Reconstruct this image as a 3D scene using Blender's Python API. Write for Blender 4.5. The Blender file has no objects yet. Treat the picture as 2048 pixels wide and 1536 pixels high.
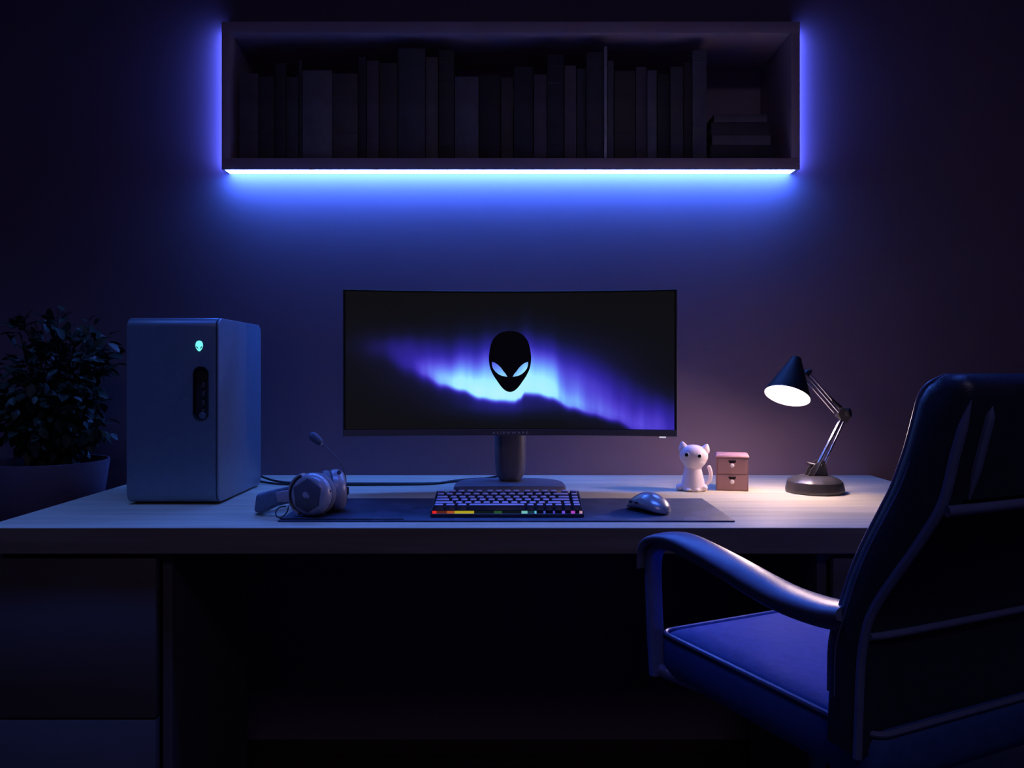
import bpy, bmesh, math, random
from mathutils import Vector, Matrix, noise
from mathutils.geometry import tessellate_polygon

random.seed(7)
PI = math.pi
scene = bpy.context.scene
COL = scene.collection

# ------------------------------------------------------------------ camera model
FPX, CX, CY, CAMZ = 1608.0, 1024.0, 740.0, 1.034      # focal length in pixels of the 2048x1536 frame


def P(px, py, Y):
    """point of the room seen at a pixel, at depth Y"""
    return Vector(((px - CX) * Y / FPX, Y, CAMZ - (py - CY) * Y / FPX))


DESK = 0.74
PAD = 0.743

# ------------------------------------------------------------------ materials


def srgb(r, g, b):
    def f(c):
        c /= 255.0
        return c / 12.92 if c <= 0.04045 else ((c + 0.055) / 1.055) ** 2.4
    return (f(r), f(g), f(b), 1.0)


def mat(name, col, rough=0.5, metal=0.0, var=0.12, scale=40.0, bump=0.0, bscale=200.0, spec=0.5, sss=0.0, stretch=None, coat=0.0):
    m = bpy.data.materials.new(name)
    m.use_nodes = True
    nt = m.node_tree
    b = nt.nodes['Principled BSDF']
    b.inputs['Roughness'].default_value = rough
    b.inputs['Metallic'].default_value = metal
    b.inputs['Specular IOR Level'].default_value = spec
    b.inputs['Coat Weight'].default_value = coat
    if sss:
        b.inputs['Subsurface Weight'].default_value = sss
        b.inputs['Subsurface Radius'].default_value = (0.02, 0.012, 0.01)
        b.inputs['Subsurface Scale'].default_value = 0.6
    tc = nt.nodes.new('ShaderNodeTexCoord')
    mp = nt.nodes.new('ShaderNodeMapping')
    nt.links.new(tc.outputs['Object'], mp.inputs['Vector'])
    if stretch:
        mp.inputs['Scale'].default_value = stretch
    n = nt.nodes.new('ShaderNodeTexNoise')
    n.inputs['Scale'].default_value = scale
    n.inputs['Detail'].default_value = 4
    nt.links.new(mp.outputs['Vector'], n.inputs['Vector'])
    r = nt.nodes.new('ShaderNodeValToRGB')
    c = col[:3]
    r.color_ramp.elements[0].position = 0.3
    r.color_ramp.elements[1].position = 0.7
    r.color_ramp.elements[0].color = (*[x * (1 - var) for x in c], 1)
    r.color_ramp.elements[1].color = (*[min(1, x * (1 + var)) for x in c], 1)
    nt.links.new(n.outputs['Fac'], r.inputs['Fac'])
    nt.links.new(r.outputs['Color'], b.inputs['Base Color'])
    if bump:
        n2 = nt.nodes.new('ShaderNodeTexNoise')
        n2.inputs['Scale'].default_value = bscale
        n2.inputs['Detail'].default_value = 3
        nt.links.new(mp.outputs['Vector'], n2.inputs['Vector'])
        bp = nt.nodes.new('ShaderNodeBump')
        bp.inputs['Strength'].default_value = bump
        bp.inputs['Distance'].default_value = 0.002
        nt.links.new(n2.outputs['Fac'], bp.inputs['Height'])
        nt.links.new(bp.outputs['Normal'], b.inputs['Normal'])
    return m


def glow(name, col, strength):
    m = bpy.data.materials.new(name)
    m.use_nodes = True
    nt = m.node_tree
    b = nt.nodes['Principled BSDF']
    b.inputs['Base Color'].default_value = (0.02, 0.02, 0.02, 1)
    b.inputs['Roughness'].default_value = 0.4
    b.inputs['Emission Color'].default_value = (*col[:3], 1)
    b.inputs['Emission Strength'].default_value = strength
    return m


def wood(name, dark, light, rough, sx=1.6, coat=0.0):
    """long grain running along X"""
    m = bpy.data.materials.new(name)
    m.use_nodes = True
    nt = m.node_tree
    b = nt.nodes['Principled BSDF']
    b.inputs['Roughness'].default_value = rough
    b.inputs['Coat Weight'].default_value = coat
    b.inputs['Specular IOR Level'].default_value = 0.25
    b.inputs['Coat Roughness'].default_value = 0.3
    tc = nt.nodes.new('ShaderNodeTexCoord')
    mp = nt.nodes.new('ShaderNodeMapping')
    mp.inputs['Scale'].default_value = (sx, 26.0, 26.0)
    nt.links.new(tc.outputs['Object'], mp.inputs['Vector'])
    n = nt.nodes.new('ShaderNodeTexNoise')
    n.inputs['Scale'].default_value = 1.6
    n.inputs['Detail'].default_value = 6
    n.inputs['Distortion'].default_value = 0.6
    nt.links.new(mp.outputs['Vector'], n.inputs['Vector'])
    r = nt.nodes.new('ShaderNodeValToRGB')
    r.color_ramp.elements[0].position = 0.32
    r.color_ramp.elements[1].position = 0.68
    r.color_ramp.elements[0].color = (*dark, 1)
    r.color_ramp.elements[1].color = (*light, 1)
    nt.links.new(n.outputs['Fac'], r.inputs['Fac'])
    nt.links.new(r.outputs['Color'], b.inputs['Base Color'])
    bp = nt.nodes.new('ShaderNodeBump')
    bp.inputs['Strength'].default_value = 0.12
    bp.inputs['Distance'].default_value = 0.001
    nt.links.new(n.outputs['Fac'], bp.inputs['Height'])
    nt.links.new(bp.outputs['Normal'], b.inputs['Normal'])
    return m


M = {}
M['wall'] = mat('wall_paint', (0.215, 0.15, 0.225), 0.85, var=0.03, scale=6, bump=0.05, bscale=300)
M['floor'] = wood('floor_boards', (0.05, 0.035, 0.03), (0.09, 0.065, 0.055), 0.45, 0.6)
M['ceiling'] = mat('ceiling_paint', (0.5, 0.48, 0.5), 0.9, var=0.03, scale=5)
M['desk'] = wood('desk_oak', (0.50, 0.46, 0.33), (0.68, 0.62, 0.46), 0.6, 1.6)
M['desk_dark'] = wood('desk_dark', (0.03, 0.024, 0.022), (0.05, 0.04, 0.036), 0.6)
M['edge'] = wood('edge_shaded', (0.17, 0.11, 0.065), (0.24, 0.16, 0.10), 0.6)  # shade of the desk front put into a darker wood colour
M['cabinet'] = mat('cabinet_grey', (0.11, 0.095, 0.105), 0.6, var=0.05, scale=12)
M['shelf'] = mat('shelf_paint', (0.66, 0.52, 0.66), 0.55, var=0.05, scale=10)
M['led_under'] = glow('led_blue', (0.062, 0.195, 1.0), 68.0)
M['led_side'] = glow('led_blue_soft', (0.10, 0.16, 1.0), 24.0)
M['pc'] = mat('tower_metal', (0.22, 0.29, 0.38), 0.42, 0.45, var=0.05, scale=60, bump=0.02, bscale=900)
M['pc_dark'] = mat('tower_dark', (0.03, 0.03, 0.036), 0.5, 0.0, var=0.1)
M['pc_metal'] = mat('port_metal', (0.25, 0.25, 0.28), 0.35, 0.8, var=0.1)
M['emblem_cyan'] = glow('emblem_cyan', srgb(120, 255, 245), 1.1)
M['mon'] = mat('monitor_plastic', (0.13, 0.12, 0.135), 0.42, var=0.06, scale=80, bump=0.02, bscale=800)
M['stand'] = mat('stand_plastic', (0.17, 0.16, 0.19), 0.42, 0.1, var=0.06, scale=50)
M['screen_black'] = mat('display_black', (0.0035, 0.0035, 0.0035), 0.5, var=0.1)
M['letter'] = mat('letter_grey', (0.88, 0.88, 0.92), 0.5, var=0.05)
M['white_led'] = glow('white_led', (0.85, 0.8, 1.0), 0.75)
M['key'] = mat('keycap_plastic', (0.62, 0.52, 0.78), 0.42, var=0.06, scale=80)
M['kb'] = mat('keyboard_case', (0.05, 0.045, 0.06), 0.4, var=0.08, scale=60)
M['mouse'] = mat('mouse_metallic', (0.50, 0.51, 0.56), 0.27, 0.4, var=0.05, scale=60)
M['black'] = mat('black_rubber', (0.012, 0.012, 0.014), 0.5, var=0.1)
M['hs'] = mat('headset_shell', (0.42, 0.41, 0.47), 0.32, 0.15, var=0.06, scale=70)
M['hs_plate'] = mat('headset_plate', (0.10, 0.095, 0.13), 0.45, var=0.08, scale=70)
M['hs_cush'] = mat('headset_cushion', (0.22, 0.21, 0.25), 0.6, var=0.15, scale=150, bump=0.3, bscale=900)
M['hs_pad'] = mat('headband_fabric', (0.12, 0.16, 0.24), 0.8, var=0.15, scale=200, bump=0.3, bscale=1200)
M['hs_logo'] = mat('headset_emblem', (0.42, 0.38, 0.48), 0.5, var=0.05)
M['cat'] = mat('pale_silicone', (0.88, 0.76, 0.83), 0.35, var=0.02, scale=30, sss=0.25)
M['eye'] = mat('black_eye', (0.004, 0.003, 0.004), 0.15, var=0.1)
M['eye_white'] = mat('eye_ring', (0.9, 0.88, 0.9), 0.4, var=0.02)
M['box'] = mat('drawer_pink', (0.36, 0.19, 0.21), 0.55, var=0.05, scale=30)
M['box_dark'] = mat('drawer_slot', (0.02, 0.012, 0.015), 0.6, var=0.1)
M['knob'] = mat('knob_pale', (0.85, 0.76, 0.80), 0.4, var=0.03)
M['lampblk'] = mat('lamp_enamel', (0.045, 0.042, 0.047), 0.36, 0.0, var=0.06, scale=50)
M['shadem'] = mat('shade_enamel', (0.014, 0.012, 0.014), 0.6, 0.0, var=0.06, scale=50, spec=0.2)
M['chrome'] = mat('chrome', (0.75, 0.73, 0.76), 0.16, 1.0, var=0.03)
M['lampin'] = mat('lamp_reflector', (0.9, 0.88, 0.88), 0.5, var=0.02)
M['bulb'] = glow('lamp_bulb', (1.0, 0.86, 0.82), 30.0)
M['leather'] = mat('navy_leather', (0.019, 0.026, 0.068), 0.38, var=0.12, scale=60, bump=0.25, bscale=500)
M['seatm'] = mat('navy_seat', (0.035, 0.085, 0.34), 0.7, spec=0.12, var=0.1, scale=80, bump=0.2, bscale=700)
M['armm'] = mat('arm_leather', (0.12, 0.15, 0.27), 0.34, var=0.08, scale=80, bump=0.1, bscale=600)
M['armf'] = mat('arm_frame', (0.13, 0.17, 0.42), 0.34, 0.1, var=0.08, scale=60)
M['leaf'] = mat('leaf_green', (0.016, 0.036, 0.022), 0.5, var=0.4, scale=20)
M['stemm'] = mat('stem_brown', (0.05, 0.04, 0.03), 0.8, var=0.2)
M['soil'] = mat('soil', (0.02, 0.015, 0.012), 0.95, var=0.4, scale=80)
M['pot'] = mat('pot_clay', (0.15, 0.105, 0.16), 0.6, var=0.06, scale=15)
M['paper'] = mat('page_paper', (0.5, 0.47, 0.42), 0.8, var=0.1, scale=10, stretch=(400, 1, 1))


def pad_material():
    m = bpy.data.materials.new('desk_mat_fabric')
    m.use_nodes = True
    nt = m.node_tree
    b = nt.nodes['Principled BSDF']
    b.inputs['Roughness'].default_value = 0.6
    tc = nt.nodes.new('ShaderNodeTexCoord')
    v = nt.nodes.new('ShaderNodeTexVoronoi')
    v.inputs['Scale'].default_value = 28
    nt.links.new(tc.outputs['Object'], v.inputs['Vector'])
    r = nt.nodes.new('ShaderNodeValToRGB')
    r.color_ramp.interpolation = 'CONSTANT'
    els = r.color_ramp.elements
    els[0].color = (0.038, 0.055, 0.115, 1)
    els[1].position = 0.62
    els[1].color = (0.048, 0.067, 0.135, 1)
    e = els.new(0.84)
    e.color = (0.07, 0.09, 0.17, 1)
    sp = nt.nodes.new('ShaderNodeSeparateColor')
    nt.links.new(v.outputs['Color'], sp.inputs['Color'])
    nt.links.new(sp.outputs[0], r.inputs['Fac'])
    nt.links.new(r.outputs['Color'], b.inputs['Base Color'])
    return m


M['pad'] = pad_material()

# ------------------------------------------------------------------ mesh helpers


def merge(dst, *srcs):
    for s in srcs:
        me = bpy.data.meshes.new('tmp')
        s.to_mesh(me)
        dst.from_mesh(me)
        bpy.data.meshes.remove(me)
        s.free()
    return dst


def box(x0, x1, y0, y1, z0, z1, bev=0.0, seg=2, edges=None):
    bm = bmesh.new()
    bmesh.ops.create_cube(bm, size=1)
    for v in bm.verts:
        v.co = Vector((x0 + (v.co.x + .5) * (x1 - x0), y0 + (v.co.y + .5) * (y1 - y0), z0 + (v.co.z + .5) * (z1 - z0)))
    if bev:
        es = [e for e in bm.edges if edges is None or edges(e)]
        bmesh.ops.bevel(bm, geom=es, offset=bev, segments=seg, affect='EDGES', profile=0.5)
    return bm


def lathe(profile, seg=32, mtx=None, close=True):
    """profile: list of (radius, z)"""
    bm = bmesh.new()
    rings = []
    for r, z in profile:
        if r < 1e-6:
            rings.append([bm.verts.new((0, 0, z))])
        else:
            rings.append([bm.verts.new((r * math.cos(2 * PI * k / seg), r * math.sin(2 * PI * k / seg), z)) for k in range(seg)])
    for a, b in zip(rings, rings[1:]):
        for k in range(seg):
            k2 = (k + 1) % seg
            if len(a) == 1 and len(b) == 1:
                continue
            if len(a) == 1:
                bm.faces.new((a[0], b[k2], b[k]))
            elif len(b) == 1:
                bm.faces.new((a[k], a[k2], b[0]))
            else:
                bm.faces.new((a[k], a[k2], b[k2], b[k]))
    if close:
        if len(rings[0]) > 1:
            bm.faces.new(list(reversed(rings[0])))
        if len(rings[-1]) > 1:
            bm.faces.new(rings[-1])
    if mtx is not None:
        bm.transform(mtx)
    bmesh.ops.recalc_face_normals(bm, faces=bm.faces)
    return bm


def loft(rings, caps=True, closed=True):
    bm = bmesh.new()
    R = [[bm.verts.new(p) for p in ring] for ring in rings]
    n = len(R[0])
    for a, b in zip(R, R[1:]):
        for k in range(n if closed else n - 1):
            k2 = (k + 1) % n
            bm.faces.new((a[k], a[k2], b[k2], b[k]))
    if caps and closed:
        bm.faces.new(list(reversed(R[0])))
        bm.faces.new(R[-1])
    bmesh.ops.recalc_face_normals(bm, faces=bm.faces)
    return bm


def smooth_path(pts, n=6, closed=False):
    """Catmull-Rom"""
    pts = [Vector(p) for p in pts]
    out = []
    N = len(pts)
    rng = range(N if closed else N - 1)
    for i in rng:
        p1, p2 = pts[i], pts[(i + 1) % N]
        p0 = pts[i - 1] if (i > 0 or closed) else p1 + (p1 - p2)
        p3 = pts[(i + 2) % N] if (i + 2 < N or closed) else p2 + (p2 - p1)
        for k in range(n):
            t = k / n
            out.append(0.5 * ((2 * p1) + (p2 - p0) * t + (2 * p0 - 5 * p1 + 4 * p2 - p3) * t * t + (3 * p1 - p0 - 3 * p2 + p3) * t ** 3))
    if not closed:
        out.append(pts[-1].copy())
    return out


def tube(pts, r, seg=10, radii=None):
    pts = [Vector(p) for p in pts]
    rings = []
    t0 = (pts[1] - pts[0]).normalized()
    up = Vector((0, 0, 1)) if abs(t0.z) < .9 else Vector((1, 0, 0))
    a = t0.cross(up).normalized()
    for i, p in enumerate(pts):
        if i == 0:
            t = t0
        elif i == len(pts) - 1:
            t = (pts[-1] - pts[-2]).normalized()
        else:
            t = (pts[i + 1] - pts[i - 1]).normalized()
        a = (a - t * a.dot(t)).normalized()
        b = t.cross(a)
        rr = radii[i] if radii else r
        rings.append([p + (a * math.cos(2 * PI * k / seg) + b * math.sin(2 * PI * k / seg)) * rr for k in range(seg)])
    return loft(rings)


def rod(p0, p1, r, seg=10):
    return tube([p0, p1], r, seg)


def prism(pts, fn, d0, d1):
    """polygon pts (2D) swept between d0 and d1; fn(u, v, d) -> 3D"""
    return loft([[fn(u, v, d0) for u, v in pts], [fn(u, v, d1) for u, v in pts]])


def rrect(w, h, r, seg=6, cx=0, cy=0):
    """rounded rectangle, w and h full sizes"""
    out = []
    for (sx, sy, a0) in ((1, 1, 0), (-1, 1, PI / 2), (-1, -1, PI), (1, -1, 1.5 * PI)):
        for k in range(seg + 1):
            a = a0 + PI / 2 * k / seg
            out.append((cx + sx * (w / 2 - r) + r * math.cos(a), cy + sy * (h / 2 - r) + r * math.sin(a)))
    return out


def ellipsoid(c, rx, ry, rz, mtx=None, u=24, v=16):
    bm = bmesh.new()
    bmesh.ops.create_uvsphere(bm, u_segments=u, v_segments=v, radius=1)
    m = Matrix.Translation(c) @ (mtx or Matrix()) @ Matrix.Diagonal((rx, ry, rz, 1))
    bm.transform(m)
    return bm


def frame_from(z, xhint, origin):
    """matrix with local Z along z"""
    z = Vector(z).normalized()
    x = Vector(xhint)
    x = (x - z * x.dot(z)).normalized()
    y = z.cross(x)
    m = Matrix.Identity(4)
    for i in range(3):
        m[i][0], m[i][1], m[i][2], m[i][3] = x[i], y[i], z[i], origin[i]
    return m


def origin_of(o):
    v = Vector((0, 0, 0))
    while o is not None:
        v += o.location
        o = o.parent
    return v


def obj(name, bm, m, parent=None, loc=None, angle=38, label=None, mats=None):
    """link bm (built in room coordinates) as ONE mesh object"""
    o_loc = Vector(loc) if loc is not None else Vector((0, 0, 0))
    base = origin_of(parent) if parent is not None else Vector((0, 0, 0))
    if loc is not None:
        o_local = o_loc - base
    else:
        o_local = Vector((0, 0, 0))
    bm.transform(Matrix.Translation(-(base + o_local)))
    for f in bm.faces:
        f.smooth = True
    lim = math.radians(angle)
    for e in bm.edges:
        if len(e.link_faces) == 2:
            e.smooth = e.calc_face_angle(0) < lim
    me = bpy.data.meshes.new(name)
    bm.to_mesh(me)
    bm.free()
    me.materials.append(m)
    for x in (mats or []):
        me.materials.append(x)
    o = bpy.data.objects.new(name, me)
    COL.objects.link(o)
    o.parent = parent
    o.location = o_local
    if label:
        o['label'] = label
    return o


def tag(o, label, cat, group=None):
    o['label'] = label
    o['category'] = cat
    if group:
        o['group'] = group
    return o


def thing(name, label, cat, loc, group=None):
    o = bpy.data.objects.new(name, None)
    o.empty_display_size = 0.05
    COL.objects.link(o)
    o.location = loc
    return tag(o, label, cat, group)


def struct(name, bm, m, label=None, cat=None):
    o = obj(name, bm, m)
    o['kind'] = 'structure'
    if label:
        o['label'] = label
        o['category'] = cat
    return o


def bake(bm, mods, name='tmp'):
    """evaluate modifiers on a bmesh and give a bmesh back"""
    me = bpy.data.meshes.new(name)
    bm.to_mesh(me)
    bm.free()
    o = bpy.data.objects.new(name, me)
    COL.objects.link(o)
    for typ, props in mods:
        md = o.modifiers.new(typ, typ)
        for k, v in props.items():
            setattr(md, k, v)
    dg = bpy.context.evaluated_depsgraph_get()
    dg.update()
    ev = o.evaluated_get(dg)
    out = bmesh.new()
    out.from_mesh(ev.to_mesh())
    ev.to_mesh_clear()
    bpy.data.objects.remove(o)
    bpy.data.meshes.remove(me)
    return out


def bool_diff(bm_a, bm_b):
    me = bpy.data.meshes.new('cut')
    bm_b.to_mesh(me)
    bm_b.free()
    c = bpy.data.objects.new('cut', me)
    COL.objects.link(c)
    out = bake(bm_a, [('BOOLEAN', {'object': c, 'operation': 'DIFFERENCE', 'solver': 'EXACT'})])
    bpy.data.objects.remove(c)
    bpy.data.meshes.remove(me)
    return out


# emblem: an outline with two slanted eyes; units of 1/9.6 px of the photo, centre x = 0, y down
HEAD_R = [(0, 212), (90, 218), (180, 245), (260, 300), (320, 370), (355, 440), (380, 530), (398, 640), (405, 720), (400, 820),
          (380, 920), (345, 1010), (295, 1100), (240, 1180), (180, 1265), (120, 1330), (60, 1370), (0, 1383)]
EYE_R = [(53, 1090), (82, 1035), (125, 985), (165, 928), (205, 885), (245, 850), (285, 825), (345, 803), (345, 845), (342, 880), (325, 930),
         (285, 985), (225, 1040), (150, 1075)]


def emblem_loops():
    head = smooth_path([(x, y, 0) for x, y in HEAD_R], 3)
    right = [(p.x, p.y) for p in head]
    full = right + [(-x, y) for x, y in reversed(right[1:-1])]
    er = EYE_R
    el = [(-x, y) for x, y in reversed(er)]
    return full, er, el


def emblem(fn, d0, d1):
    """emblem plate between d0 (front) and d1 (back); fn(u, v, d): u, v in head units -1..1 (v up)"""
    loops = emblem_loops()
    norm = [[((x / 405.0), (797.5 - y) / 585.5) for x, y in lp] for lp in loops]
    poly = [[Vector((u, v, 0)) for u, v in lp] for lp in norm]
    tris = tessellate_polygon(poly)
    flat = [p for lp in norm for p in lp]
    bm = bmesh.new()
    f_ = [bm.verts.new(fn(u, v, d0)) for u, v in flat]
    b_ = [bm.verts.new(fn(u, v, d1)) for u, v in flat]
    for t in tris:
        try:
            bm.faces.new([f_[i] for i in t])
            bm.faces.new([b_[i] for i in reversed(t)])
        except ValueError:
            pass
    k0 = 0
    for lp in norm:
        n = len(lp)
        for k in range(n):
            a, b = k0 + k, k0 + (k + 1) % n
            bm.faces.new((f_[a], f_[b], b_[b], b_[a]))
        k0 += n
    bmesh.ops.recalc_face_normals(bm, faces=bm.faces)
    return bm


# ------------------------------------------------------------------ the room
WALL_Y = 2.25
XL, XR, YB, ZC = -2.3, 2.6, -2.4, 2.6
SX0, SX1 = (443 - CX) * 2.205 / FPX, (1600 - CX) * 2.205 / FPX     # outside of the wall shelf
SZ0, SZ1 = 1.584, 1.99
w = bmesh.new()
merge(w, box(XL, SX0, WALL_Y, WALL_Y + .3, 0, ZC), box(SX1, XR, WALL_Y, WALL_Y + .3, 0, ZC),
      box(SX0, SX1, WALL_Y, WALL_Y + .3, 0, SZ0), box(SX0, SX1, WALL_Y, WALL_Y + .3, SZ1, ZC),
      box(SX0, SX1, WALL_Y + .24, WALL_Y + .3, SZ0, SZ1))
struct('wall_back', w, M['wall'])
struct('wall_left', box(XL - .1, XL, YB, WALL_Y + .3, 0, ZC), M['wall'])
struct('wall_right', box(XR, XR + .1, YB, WALL_Y + .3, 0, ZC), M['wall'])
struct('wall_front', box(XL - .1, XR + .1, YB - .1, YB, 0, ZC), M['wall'])
struct('floor', box(XL - .1, XR + .1, YB - .1, WALL_Y + .3, -.1, 0), M['floor'])
struct('ceiling', box(XL - .1, XR + .1, YB - .1, WALL_Y + .3, ZC, ZC + .1), M['ceiling'])

# ------------------------------------------------------------------ wall shelf with light strip
FY = 2.205
shelf = thing('wall_shelf', 'dark wall shelf full of books with blue light strip along its underside', 'shelf', ((SX0 + SX1) / 2, FY + .12, SZ0))
TP = .024
BP = 0.0315
obj('bottom_panel', box(SX0, SX1, FY, WALL_Y + .23, SZ0, SZ0 + BP, .0012), M['shelf'], shelf)
obj('top_panel', box(SX0, SX1, FY, WALL_Y + .23, SZ1 - BP, SZ1, .0012), M['shelf'], shelf)
for xa in (SX0, SX1 - TP):
    obj('side_panel', box(xa, xa + TP, FY, WALL_Y + .23, SZ0 + BP, SZ1 - BP, .0012), M['shelf'], shelf)
obj('back_panel', box(SX0, SX1, WALL_Y + .23, WALL_Y + .24, SZ0, SZ1), M['shelf'], shelf)
lx0, lx1 = (450 - CX) * 2.208 / FPX, (1590 - CX) * 2.208 / FPX
obj('light_strip', box(lx0, lx1, 2.2085, 2.2482, SZ0 - .0010, SZ0), M['led_under'], shelf, label='glowing white blue light strip')
for s, xa in ((-1, SX0), (1, SX1)):
    x0, x1 = sorted((xa, xa + s * .004))
    obj('light_strip', box(x0, x1, 2.222, 2.2492, SZ0 + .01, SZ1 - .01), M['led_side'], shelf, label='soft blue light strip at the side')

# ------------------------------------------------------------------ books
ORD = ['first', 'second', 'third', 'fourth', 'fifth', 'sixth', 'seventh', 'eighth', 'ninth', 'tenth', 'eleventh', 'twelfth', 'thirteenth',
       'fourteenth', 'fifteenth', 'sixteenth', 'seventeenth', 'eighteenth', 'nineteenth', 'twentieth']
bx = [478, 517, 549.5, 572, 597, 604.5, 665, 716, 733, 758, 796, 851, 877, 909, 958, 1001, 1027, 1067, 1094, 1128, 1153, 1172, 1207.5, 1215, 1228, 1271,
      1294, 1314, 1340, 1367, 1384, 1414]
tone = [1, .7, .45, .9, .7, 1.6, 1, .5, 1.1, .8, .9, 1.5, .6, 1.5, .4, 1, .5, 1.1, .5, 1.3, 1, .7, 3.6, 1.2, .8, 1.1, 1.6, .5, .9, .5, 1.4]
BZ = SZ0 + BP
nb = len(bx) - 1
book_mats = {}
for i in range(nb):
    Yf = 2.216 + random.random() * .022
    if i == 22:
        Yf = 2.210
    x0 = (bx[i] + .6 - CX) * Yf / FPX
    x1 = (bx[i + 1] - .6 - CX) * Yf / FPX
    h = random.uniform(.225, .315)
    dpt = random.uniform(.15, .2)
    t = tone[i] * .17
    hue = random.choice([(1.15, .92, 1.05), (1, 1, 1.1), (1.1, 1.0, .9), (.95, 1, 1.15)])
    mt = mat('book_cover', tuple(t * c for c in hue), 0.55, var=0.12, scale=30)
    th = min(.003, (x1 - x0) * .2)
    bm = bmesh.new()
    merge(bm, box(x0, x0 + th, Yf, Yf + dpt, BZ, BZ + h), box(x1 - th, x1, Yf, Yf + dpt, BZ, BZ + h),
          box(x0, x1, Yf - .002, Yf + th, BZ, BZ + h, min(.002, th * .45), 2))
    # raised bands on some spines
    if i % 3 == 0:
        for f in (.12, .3, .72, .88):
            merge(bm, box(x0 + .0005, x1 - .0005, Yf - .0032, Yf, BZ + h * f, BZ + h * f + .004))
    wd = (bx[i + 1] - bx[i])
    size = 'very thin' if wd < 12 else 'narrow' if wd < 26 else 'thick' if wd > 44 else 'mid-width'
    shade = 'bright-spined' if i == 22 else ('dark' if tone[i] < .75 else 'dim' if tone[i] < 1.25 else 'lighter')
    if i < nb / 2:
        where = ORD[i] + ' upright from the left end of the wall shelf'
    else:
        where = ORD[nb - 1 - i] + ' upright left of the lying stack'
    o = obj('book', bm, mt, None, loc=((x0 + x1) / 2, Yf + dpt / 2, BZ))
    tag(o, '%s %s book, %s' % (size, shade, where), 'book', 'upright books on the wall shelf')
    obj('page_block', box(x0 + th, x1 - th, Yf + th, Yf + dpt - .004, BZ + .003, BZ + h - .004), M['paper'], o)
# lying stack
zz = BZ
stk = [(1420, 1547, .040, .5, 'bottom'), (1424, 1541, .027, 1.5, 'second from the bottom'), (1422, 1538, .036, .6, 'third from the bottom'), (1428, 1534, .022, 1.2, 'topmost')]
for (a, b, h, t, nm) in stk:
    Yf = 2.222
    x0, x1 = (a - CX) * Yf / FPX, (b - CX) * Yf / FPX
    mt = mat('book_cover', (t * .17, t * .15, t * .18), 0.55, var=.12, scale=30)
    bm = bmesh.new()
    th = .003
    merge(bm, box(x0, x1, Yf, Yf + .15, zz, zz + th), box(x0, x1, Yf, Yf + .15, zz + h - th, zz + h), box(x0, x1, Yf - .002, Yf + th, zz, zz + h, .0012, 2))
    o = obj('book', bm, mt, None, loc=((x0 + x1) / 2, Yf + .075, zz))
    tag(o, 'dark book lying flat at the right end of the shelf, %s' % (nm), 'book', 'lying books on the wall shelf')
    obj('page_block', box(x0 + .003, x1 - .003, Yf + th, Yf + .146, zz + th, zz + h - th), M['paper'], o)
    zz += h

# ------------------------------------------------------------------ desk
DX0, DX1 = -.993, 1.003
DF, DB, DT = 1.5, 2.249, .0485
desk = obj('desk', box(DX0, DX1, DF, DB, DESK - DT, DESK, .0015, 2), M['desk'], None, loc=(0, 1.87, DESK - DT))
obj('edge_shade_strip', box(DX0, DX1, DF - .0012, DF + .0002, DESK - DT, DESK - .0012, .0004, 1), M['edge'], desk, label='desk front edge with its shade painted dark brown')  # added strip; its dark colour stands for shade on the oak front
tag(desk, 'long light oak desk against the wall under the shelf', 'desk')


def cabinet(x0, x1, door_side, label):
    c = thing('drawer_cabinet', label, 'cabinet', ((x0 + x1) / 2, 1.74, 0))
    z1 = DESK - DT
    bm = bmesh.new()
    merge(bm, box(x0, x0 + .018, 1.53, 1.96, 0.0, z1), box(x1 - .018, x1, 1.53, 1.96, 0, z1), box(x0 + .018, x1 - .018, 1.53, 1.96, z1 - .018, z1),
          box(x0 + .018, x1 - .018, 1.56, 1.96, .03, .05), box(x0 + .018, x1 - .018, 1.94, 1.96, .05, z1 - .018))
    obj('carcass', bm, M['cabinet'], c)
    a, b = (x0 + .004, x1 - .024) if door_side < 0 else (x0 + .024, x1 - .004)
    zt = z1 - .012
    for k, hh in enumerate((.30, .335)):
        d = obj('drawer', box(a, b, 1.512, 1.53, zt - hh, zt, .0012), M['cabinet'], c)
        zt -= hh + .004
    return c


cabinet(-.97, -.646, -1, 'dark cabinet under the desk below the computer tower')
cabinet(.58, .98, 1, 'dark cabinet under the desk behind the armchair')

# ------------------------------------------------------------------ potted plant at the end of the desk
PX, PY = -1.152, 2.0
stand = thing('plant_stand', 'dark wooden stand carrying the potted plant beside the desk', 'stand', (PX, PY, 0))
obj('stand_top', lathe([(.13, .54), (.135, .545), (.135, .555), (.13, .56)], 40, Matrix.Translation((PX, PY, 0))), M['desk_dark'], stand)
for k in range(4):
    a = PI / 4 + k * PI / 2
    d = Vector((math.cos(a), math.sin(a), 0))
    c = Vector((PX, PY, 0))
    obj('leg', tube([c + d * .12, c + d * .095 + Vector((0, 0, .545))], .014, 10, [.011, .015]), M['desk_dark'], stand)
plant = thing('potted_plant', 'dark bushy green plant in a tapered clay pot behind the computer tower', 'plant', (PX, PY, .56))
obj('pot', lathe([(.0, .56), (.098, .56), (.102, .565), (.137, .806), (.1365, .810), (.132, .810), (.129, .80), (.127, .785), (.1, .785), (0, .785)], 48,
                 Matrix.Translation((PX, PY, 0)), close=False), M['pot'], plant)
obj('soil', lathe([(0, .792), (.06, .794), (.125, .789)], 32, Matrix.Translation((PX, PY, 0)), close=False), M['soil'], plant)
fol = bmesh.new()
stems = bmesh.new()
PC_C = Vector((PX + .012, PY, 1.01))
rnd = random.Random(3)
tips = []
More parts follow.
